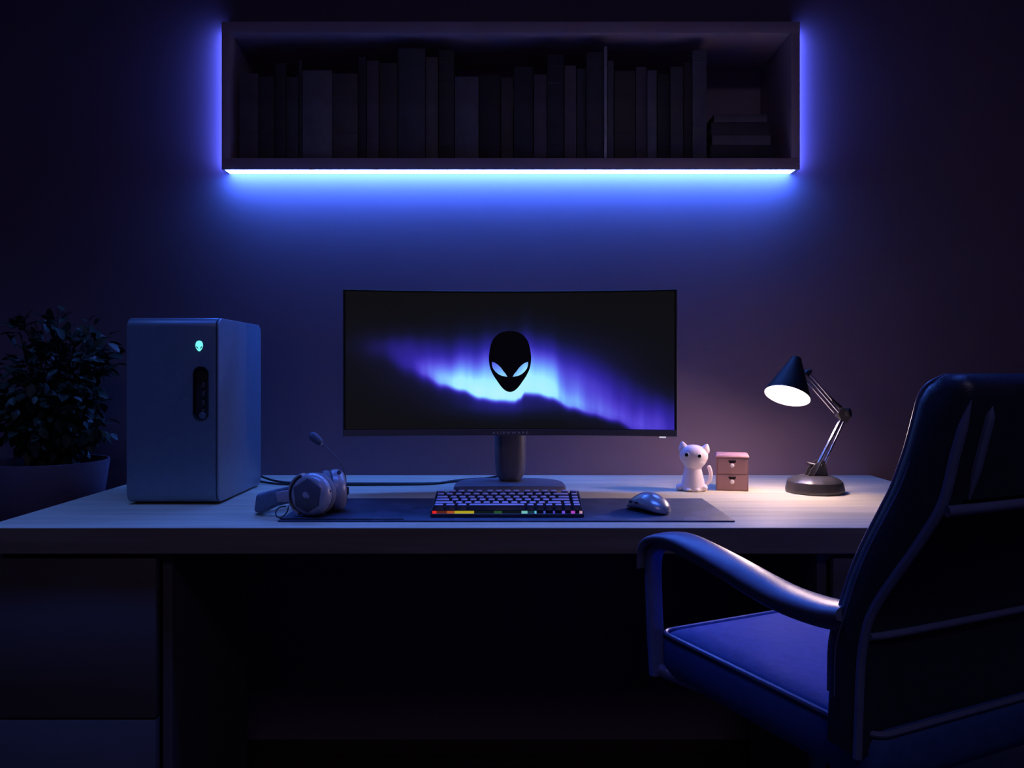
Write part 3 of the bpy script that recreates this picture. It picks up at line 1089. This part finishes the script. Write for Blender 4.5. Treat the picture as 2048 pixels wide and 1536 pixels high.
merge(catp, lathe([(0, .0), (.0275, 0), (.0292, .004), (.0290, .012), (.0262, .027), (.0228, .042), (.0204, .052), (.0196, .058), (.0215, .065), (0, .078)], 40, Matrix.Translation(cz(523, 1262)) @ Matrix.Diagonal((1, .92, 1, 1))))
rot = Matrix.Rotation(math.radians(4), 4, 'Y')
hcen = cz(540, 470)
merge(catp, ellipsoid(hcen, .0345, .028, .0272, rot))
merge(catp, ellipsoid(cz(542, 560), .0300, .027, .021, rot), ellipsoid(cz(535, 610), .0255, .0245, .021, rot))
# ears: cones with rounded tips
for (bx0, by0), (bx1, by1), tipz in (((222, 430), (425, 280), (282, 158)), ((868, 440), (690, 285), (838, 203))):
    a_, b2 = cz(bx0, by0), cz(bx1, by1)
    base = (a_ + b2) / 2
    tp = cz(*tipz)
    base = base + (base - tp) * .25
    dirv = tp - base
    hw = (a_ - b2).length / 2 * 1.2
    rings = []
    side = (a_ - b2).normalized()
    side = (side - dirv.normalized() * side.dot(dirv.normalized())).normalized()
    fw = side.cross(dirv.normalized())
    for t, k in ((0, .60), (.25, .80), (.5, .73), (.75, .50), (.92, .29), (1.04, .12)):
        rings.append([base + dirv * t + side * math.cos(q * PI / 8) * hw * k + fw * math.sin(q * PI / 8) * .012 * k for q in range(16)])
    merge(catp, loft(rings))
merge(catp, ellipsoid(cz(215, 1190, -.006), .0080, .012, .0080), ellipsoid(cz(775, 1185, -.006), .0082, .012, .0080))
merge(catp, ellipsoid(cz(430, 1215, -.020), .0095, .010, .0045), ellipsoid(cz(600, 1215, -.020), .0095, .010, .0045))
tl = smooth_path([cz(660, 1200, .012), cz(770, 1140, .012), cz(860, 1080, .010), cz(905, 990, .009), cz(918, 880, .008), cz(900, 790, .008), cz(880, 735, .008)], 6)
merge(catp, tube(tl, .0052, 12))
merge(catp, ellipsoid(tl[-1], .0052, .0052, .0058))
catp = bake(catp, [('REMESH', {'mode': 'VOXEL', 'voxel_size': .00115}), ('SMOOTH', {'factor': .5, 'iterations': 14})])
zmin = min(v.co.z for v in catp.verts)
catp.transform(Matrix.Translation((0, 0, DESK - zmin)))
cat = obj('cat_figurine', catp, M['cat'], None, loc=(cx_, cy_, DESK), angle=80)
tag(cat, 'pale pink seated cat figurine with black round eyes on the desk', 'figurine')
for ex, ey in ((384, 433), (665, 455)):
    c = cz(ex, ey)
    dx, dz = (c.x - hcen.x) / .0345, (c.z - hcen.z) / .0272
    yy = cy_ - .028 * math.sqrt(max(0, 1 - dx * dx - dz * dz))
    nrm = Vector((dx / .0345, -(cy_ - yy) / .028 ** 2, dz / .0272)).normalized()
    mm = frame_from(nrm, (1, 0, 0), Vector((c.x, yy - .0002, c.z)))
    e = obj('eye', lathe([(0, .0026), (.0026, .0023), (.0044, .0012), (.0051, -.0008), (0, -.001)], 24, mm), M['eye'], cat, label='round black eye')
    obj('eye_ring', lathe([(.0046, .0008), (.0060, .0005), (.0069, -.0010), (0.0044, -.0014)], 24, mm, close=False), M['eye_white'], cat)

cat.rotation_euler = (0, 0, math.radians(-12.7))

# ------------------------------------------------------------------ little chest of drawers
by = 1.953
bs = by / FPX
x0, x1 = (1433.5 - CX) * bs, (1496 - CX) * bs
z1 = CAMZ - (915.5 - CY) * bs
BD = .07
chest = thing('mini_drawer_chest', 'small dusty pink two-drawer box between the cat figurine and the lamp', 'drawer box', ((x0 + x1) / 2, by + BD / 2, DESK))
bm = bmesh.new()
tk = .0026
merge(bm, box(x0, x0 + tk, by, by + BD, DESK, z1), box(x1 - tk, x1, by, by + BD, DESK, z1), box(x0 + tk, x1 - tk, by, by + BD, DESK, DESK + tk),
      box(x0 + tk, x1 - tk, by + BD - tk, by + BD, DESK + tk, z1), box(x0 + tk, x1 - tk, by, by + BD, z1 - .002, z1),
      box(x0 + tk, x1 - tk, by + .0006, by + BD, (DESK + z1) / 2 - .0012, (DESK + z1) / 2 + .0012))
obj('body', bm, M['box'], chest)
rings = []
for z, k in ((z1, .0008), (z1 + .002, .0022), (z1 + .0045, .0014), (z1 + .0065, -.0012), (z1 + .0072, -.0034)):
    rings.append([Vector((u, v, z)) for u, v in rrect(x1 - x0 + 2 * k, BD + 2 * k, .003, 3, (x0 + x1) / 2, by + BD / 2)])
obj('lid', loft(rings), M['box'], chest)
zmid = (DESK + z1) / 2
for za, zb in ((zmid + .0016, z1 - .0024), (DESK + tk + .0004, zmid - .0016)):
    xa, xb = x0 + tk + .0004, x1 - tk - .0004
    dbm = box(xa, xb, by - .0008, by + .003, za, zb, .0004, 1)
    cxm = (x0 + x1) / 2
    half = [(-.0090, 0), (.0090, 0), (.0086, -.0032), (.0062, -.0064), (-.0062, -.0064), (-.0086, -.0032)]
    cutb = prism([(cxm + u, zb - .0042 + v) for u, v in half], lambda u, v, d: Vector((u, d, v)), by - .01, by + .01)
    dbm = bool_diff(dbm, cutb)
    dr = obj('drawer', dbm, M['box'], chest)
    obj('handle_slot', prism([(cxm + u * 1.02, zb - .0042 + v) for u, v in half], lambda u, v, d: Vector((u, d, v)), by + .0022, by + .0028), M['box_dark'], dr, label='dark half-moon finger slot')
    kc = Vector((cxm, by - .0008, zb - .0165))
    obj('knob', lathe([(0, .0035), (.0030, .0032), (.0048, .0018), (.0051, 0), (0, -.0004)], 28, frame_from((0, -1, 0), (1, 0, 0), kc)), M['knob'], dr, label='round pale knob')

chest.rotation_euler = (0, 0, math.radians(-13.5))
chest.location.x += .008

# ------------------------------------------------------------------ desk lamp
LY = 1.937
ls = LY / FPX
lx = (1629.5 - CX) * ls
lamp = thing('desk_lamp', 'black and chrome jointed desk lamp shining at the right of the desk', 'lamp', (lx, LY, DESK))
NG = 12
rings = []
for z, r in ((DESK, .0675), (DESK + .003, .0690), (DESK + .009, .0688), (DESK + .0265, .0645), (DESK + .0305, .0605), (DESK + .038, .044), (DESK + .040, .036), (DESK + .0402, .030)):
    ring = []
    for k in range(NG * 4):
        a = 2 * PI * (k + 2) / (NG * 4)
        # soft twelve-sided outline
        f = math.cos(PI / NG) / math.cos((a % (2 * PI / NG)) - PI / NG)
        ring.append(Vector((lx + r * math.cos(a) * (.2 + .8 * f), LY + r * math.sin(a) * (.2 + .8 * f), z)))
    rings.append(ring)
obj('base', loft(rings), M['lampblk'], lamp, angle=28)


def lp(px, py, dy=0.0):
    return P(px, py, LY + dy) if dy == 0 else Vector((P(px, py, LY).x, LY + dy, P(px, py, LY).z))


brk = [(1611, 962), (1613, 950), (1618, 938), (1627, 927), (1637, 920), (1645, 921), (1650, 938), (1652, 950), (1654, 962)]
brf = [(P(a, b_, LY).x, P(a, b_, LY).z) for a, b_ in brk]
for dy in (-.013, .010):
    obj('bracket', prism(brf, lambda u, v, d: Vector((u, d, v)), LY + dy, LY + dy + .003), M['lampblk'], lamp)
obj('bracket_edge', tube([lp(1620, 965, -.0145), lp(1623, 950, -.0145), lp(1629, 937, -.0145), lp(1637, 922, -.0145)], .0014, 8), M['chrome'], lamp)
obj('wing_screw', tube([lp(1619, 927, .016), lp(1625, 929, .012), lp(1640, 930, -.016)], .0035, 12), M['lampblk'], lamp)
obj('spring_cover', tube([lp(1643, 934, 0), lp(1646, 946, 0), lp(1647, 955, 0)], .006, 12, [.008, .0065, .003]), M['black'], lamp)
lo = thing  # alias kept short below
for (a, b_, c, d, dy, r) in ((1637, 922, 1679, 838, -.010, .0033), (1640, 926, 1682, 842, .010, .0030), (1645, 932, 1687, 842, -.004, .0028)):
    obj('lower_arm', rod(lp(a, b_, dy), lp(c, d, dy), r, 12), M['chrome'], lamp)
obj('elbow', tube([lp(1673, 828, 0), lp(1682, 833, 0), lp(1690, 828, 0)], .01, 14, [.007, .010, .008]), M['lampblk'], lamp)
obj('elbow_plate', prism([(P(a, b_, LY).x, P(a, b_, LY).z) for a, b_ in ((1672, 826), (1680, 815), (1690, 818), (1697, 832), (1690, 845), (1679, 842))], lambda u, v, d: Vector((u, d, v)), LY - .013, LY - .010), M['lampblk'], lamp)
kc = lp(1693, 826, -.004)
obj('elbow_knob', lathe([(0, .009), (.010, .008), (.0125, .005), (.0128, -.005), (.010, -.008), (0, -.009)], 28, frame_from((.75, -.62, .15), (0, 0, 1), kc)), M['black'], lamp)
for (a, b_, c, d, dy, r) in ((1614, 755, 1674, 824, -.010, .0024), (1613, 761, 1670, 826, .004, .0022), (1622, 748, 1682, 818, .008, .0022)):
    obj('upper_arm', rod(lp(a, b_, dy), lp(c, d, dy), r, 12), M['chrome'], lamp)
obj('arm_spring', tube([lp(1661, 792, .008), lp(1673, 806, .008), lp(1684, 816, .006)], .004, 10, [.002, .0042, .005]), M['black'], lamp)
obj('shade_joint', tube([lp(1611, 750, 0), lp(1617, 744, 0), lp(1623, 741, 0)], .006, 12, [.010, .0075, .004]), M['lampblk'], lamp)
# shade
axis = Vector((-.335, -.36, -.87)).normalized()
rc = P(1574.5, 791.5, LY - .02)
RR = 45.0 * rc.y / FPX
msd = frame_from(axis, (1, 0, 0), rc)
HL = .103
sp = [(RR, 0), (RR * .985, -.004), (RR * .82, -.025), (RR * .62, -.051), (RR * .43, -.075), (RR * .31, -.090), (RR * .27, -.096), (RR * .23, -.103), (RR * .13, -.1065), (0, -.1075)]
inner = [(RR - .0012, 0.0), (RR * .81 - .0016, -.024), (RR * .61 - .0016, -.050), (RR * .42 - .0016, -.074), (RR * .30, -.084), (0, -.086)]
sh = obj('lamp_shade', lathe(sp, 48, msd, close=False), M['shadem'], lamp)
obj('reflector', lathe(inner, 48, msd, close=False), M['lampin'], sh, label='white inside of the shade')
obj('shade_rim', lathe([(RR - .0013, .0), (RR - .001, .0009), (RR + .0003, .0009), (RR + .0006, -.001), (RR, -.002)], 48, msd, close=False), M['lampblk'], sh)
obj('bulb', ellipsoid(msd @ Vector((0, 0, -.030)), .019, .019, .024, None), M['bulb'], sh, label='glowing white bulb')

# ------------------------------------------------------------------ office chair
O2 = Vector((.2057, 1.20, 0))
CK, LIFT = .96, .0414        # chair size and seat lift
RD = Vector((.43, -.9027, 0))
WD = Vector((.9027, .43, 0))


def C(t, w_, z):
    return O2 + RD * (t * CK) + WD * (w_ * CK) + Vector((0, 0, z * CK + LIFT))


CW = .565
chair = thing('office_chair', 'dark navy leather office chair with looped arms in front of the desk', 'chair', (C(.2, CW / 2, 0).x, C(.2, CW / 2, 0).y, 0))
# seat
rings = []
seat_z = .628
for z, k in ((seat_z - .075, .02), (seat_z - .066, .006), (seat_z - .05, .0), (seat_z - .02, .0), (seat_z - .007, .005), (seat_z - .001, .016), (seat_z + .003, .05), (seat_z + .004, .12)):
    rings.append([C(.200 + u, CW / 2 + v, z) for u, v in rrect(.41 - 2 * k, CW - .036 - 2 * k, max(.004, .022 - k * .2), 6)])
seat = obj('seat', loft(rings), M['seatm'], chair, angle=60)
pip = [C(.200 + u, CW / 2 + v, seat_z - .004) for u, v in rrect(.41 - .006, CW - .036 - .006, .022, 8)]
obj('seat_piping', tube(pip + [pip[0], pip[1]], .0035, 8), M['armf'], seat)

# backrest
fr = [(.345, .60), (.347, .66), (.349, .717), (.3625, .76), (.3775, .802), (.3947, .8395), (.4217, .888), (.4339, .911), (.4493, .95), (.459, .982), (.4660, 1.005), (.4767, 1.0200), (.4954, 1.0305)]
rr_ = [(.515, 1.0300), (.527, 1.020), (.527, 1.005), (.5200, .985), (.5095, .950), (.4960, .900), (.470, .856), (.445, .820), (.420, .783), (.405, .752), (.397, .71), (.394, .65), (.392, .60)]
bp_ = fr + rr_
bc = (sum(p[0] for p in bp_) / len(bp_), sum(p[1] for p in bp_) / len(bp_))


def shrink(pts, d):
    out = []
    N = len(pts)
    for i in range(N):
        p0, p1, p2 = Vector(pts[i - 1]), Vector(pts[i]), Vector(pts[(i + 1) % N])
        t = (p2 - p0).normalized()
        nrm = Vector((t.y, -t.x))
        out.append((p1.x + nrm.x * d, p1.y + nrm.y * d))
    return out


rings = []
for w_, d in ((-.002, .016), (.000, .009), (.004, .0035), (.010, .0), (CW / 2, -.0), (CW - .010, 0), (CW - .004, .0035), (CW, .009), (CW + .002, .016)):
    rings.append([C(a, w_, b_) for a, b_ in shrink(bp_, d)])
back = obj('backrest', loft(rings), M['leather'], chair, angle=50)
# piping along the front edge and a second seam just behind it
for off, rad in ((.0010, .0026), (.017, .0018)):
    pts = smooth_path([C(a + off, -.0005 if off > .01 else .007, b_) for a, b_ in (fr[1:] if off < .01 else fr[1:-3])], 4)
    obj('piping', tube(pts, rad, 8, [rad * min(1, .12 + (len(pts) - 1 - i) / 7) for i in range(len(pts))]), M['armf'], back)
pts = smooth_path([C(a - .001, .004, b_) for a, b_ in rr_[2:]], 4)
obj('piping', tube(pts, .0050, 8, [.0050 * min(1, .1 + i / 6) for i in range(len(pts))]), M['armf'], back)
# raised rear panel and its ridge
rp = [(.4985, .903), (.5095, .946), (.5185, .980), (.523, .998)]
rings = []
for a, b_ in rp:
    rings.append([C(a - .004, .030, b_), C(a + .0035, .033, b_), C(a + .006, .040, b_), C(a + .006, CW - .040, b_), C(a + .0035, CW - .033, b_), C(a - .004, CW - .030, b_)])
obj('rear_panel', loft(rings), M['leather'], back, angle=25)
obj('panel_welt', tube(smooth_path([C(a + .004, .034, b_) for a, b_ in rp], 4), .0045, 8, [.0045 * min(1, .15 + min(i, 12 - i) / 3) for i in range(13)]), M['armf'], back)
obj('rear_ridge', tube(smooth_path([C(.4965, .012, .893), C(.500, .03, .893), C(.500, CW / 2, .893), C(.500, CW - .03, .893), C(.4965, CW - .012, .893)], 5), .0055, 10), M['armf'], back)
obj('rear_ridge', tube(smooth_path([C(.402, .010, .738), C(.405, .06, .737), C(.407, CW / 2, .737), C(.405, CW - .06, .737), C(.402, CW - .01, .738)], 5), .0042, 10), M['armf'], back)

# arms
apath = [(-.0185, .722), (-.019, .748), (-.006, .7680), (.0265, .7790), (.0638, .7815), (.1217, .7745), (.1746, .7660), (.2233, .7570), (.2683, .7510), (.310, .7500), (.345, .7520), (.374, .7570)]
apath = [(p.x, p.y) for p in smooth_path([(a, b_, 0) for a, b_ in apath], 4)]
for w0, sgn in ((0.0, 1), (CW, -1)):
    # frame: post and rail
    cl = [(.004, .560), (-.002, .62), (-.006, .68), (-.008, .725), (.000, .752), (.020, .765), (.05, .769), (.0638, .7685)] + [(a, b_ - .013) for a, b_ in apath if a > .08]
    cl = [(p.x, p.y) for p in smooth_path([(a, b_, 0) for a, b_ in cl[:8]], 4)] + cl[8:]
    rings = []
    N = len(cl)
    for i, (a, b_) in enumerate(cl):
        t = Vector((cl[min(i + 1, N - 1)][0] - cl[max(i - 1, 0)][0], cl[min(i + 1, N - 1)][1] - cl[max(i - 1, 0)][1])).normalized()
        nn = Vector((-t.y, t.x))
        rings.append([C(a + nn.x * v, w0 + sgn * (.012 + u), b_ + nn.y * v) for u, v in rrect(.026, .015, .005, 3)])
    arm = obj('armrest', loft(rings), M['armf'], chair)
    # padded top
    rings = []
    N = len(apath)
    for i, (a, b_) in enumerate(apath):
        f = i / (N - 1)
        t = Vector((apath[min(i + 1, N - 1)][0] - apath[max(i - 1, 0)][0], apath[min(i + 1, N - 1)][1] - apath[max(i - 1, 0)][1])).normalized()
        nn = Vector((-t.y, t.x))
        wd = .050 + .010 * f
        th = .004 + .006 * min(1, f * 1.6)
        end = min(1, (f + .01) / .16)
        wd *= .62 + .38 * end ** .6
        th *= .35 + .65 * end
        q = []
        for k in range(13):
            an = PI * k / 12
            q.append((-math.cos(an) * wd / 2, math.sin(an) ** .8 * th))
        q += [(wd / 2 - .001, -.005 * end), (wd / 2 - .006, -.0075 * end), (-wd / 2 + .006, -.0075 * end), (-wd / 2 + .001, -.005 * end)]
        rings.append([C(a + nn.x * v, w0 + sgn * (.014 + .5 * (wd - .050) + u * 1.0), b_ + nn.y * v) for u, v in q])
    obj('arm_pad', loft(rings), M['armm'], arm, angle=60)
    # bar from the post to the seat
    obj('arm_bracket', tube(smooth_path([C(.004, w0 + sgn * .012, .57), C(.02, w0 + sgn * .03, .562), C(.09, w0 + sgn * .06, .556), C(.2, w0 + sgn * .12, .552)], 5), .010, 10), M['armf'], arm)
# pedestal
obj('mechanism', lathe([(0, .575), (.11, .572), (.10, .54), (.035, .52), (.035, .49), (0, .49)], 32, Matrix.Translation(chair.location)), M['black'], chair)
obj('gas_column', lathe([(.026, .10), (.026, .33), (.02, .331), (.02, .52)], 28, Matrix.Translation(chair.location)), M['black'], chair)
cc = chair.location.copy()
for k in range(5):
    a = 2 * PI * k / 5 + .35
    d = Vector((math.cos(a), math.sin(a), 0))
    lg = obj('base_leg', tube([cc + d * .01 + Vector((0, 0, .125)), cc + d * .12 + Vector((0, 0, .11)), cc + d * .27 + Vector((0, 0, .082))], .02, 10, [.026, .021, .015]), M['black'], chair)
    s = Vector((-d.y, d.x, 0))
    wheel = bmesh.new()
    for q in (-.014, .014):
        merge(wheel, lathe([(0, -.009), (.024, -.009), (.028, -.005), (.028, .005), (.024, .009), (0, .009)], 24, frame_from(s, d, cc + d * .265 + s * q + Vector((0, 0, .028)))))
    merge(wheel, rod(cc + d * .265 + Vector((0, 0, .028)) - s * .006, cc + d * .265 + Vector((0, 0, .028)) + s * .006, .008), rod(cc + d * .265 + Vector((0, 0, .03)), cc + d * .265 + Vector((0, 0, .085)), .006))
    obj('caster', wheel, M['black'], lg)

# ------------------------------------------------------------------ lights


def light(name, typ, loc, energy, col, **kw):
    d = bpy.data.lights.new(name, typ)
    d.energy = energy
    d.color = col
    for k, v in kw.items():
        setattr(d, k, v)
    o = bpy.data.objects.new(name, d)
    COL.objects.link(o)
    o.location = loc
    return o


# lamp bulb
light('lamp_light', 'POINT', msd @ Vector((0, 0, -.001)), 3.6, (1.0, .68, .62), shadow_soft_size=.028)
# added dim blue fill, source unseen, over the chair and desk front
a = light('overhead_fill', 'AREA', (-.15, 1.22, 2.58), 4.5, (.06, .17, 1.0), shape='RECTANGLE', size=2.2, size_y=.2, spread=math.radians(56))
light('overhead_fill_left', 'AREA', (-1.42, 1.30, 2.58), 1.7, (.10, .27, 1.0), shape='RECTANGLE', size=.6, size_y=.2, spread=math.radians(76))  # added fill, source unseen, for a highlight along the tower's top edge
light('rear_fill', 'AREA', (.3, -.8, 2.58), 4.6, (.78, .62, 1.0), shape='RECTANGLE', size=1.0, size_y=.6)  # added fill behind the camera, lifts shelf, books and tower front

wd = bpy.data.worlds.new('night')
wd.use_nodes = True
wd.node_tree.nodes['Background'].inputs['Color'].default_value = (.02, .02, .05, 1)
wd.node_tree.nodes['Background'].inputs['Strength'].default_value = .2
scene.world = wd

# ------------------------------------------------------------------ camera
cd = bpy.data.cameras.new('camera')
cd.sensor_fit = 'HORIZONTAL'
cd.sensor_width = 36
cd.lens = 36 * FPX / 2048
cd.shift_y = -(768 - CY) / 2048
cd.clip_start = .02
co = bpy.data.objects.new('camera', cd)
COL.objects.link(co)
co.location = (0, 0, CAMZ)
co.rotation_euler = (PI / 2, 0, 0)
scene.camera = co
scene.view_settings.view_transform = 'Standard'
scene.view_settings.look = 'None'
scene.view_settings.gamma = 1
scene.view_settings.exposure = 0
scene.view_settings.use_curve_mapping = False
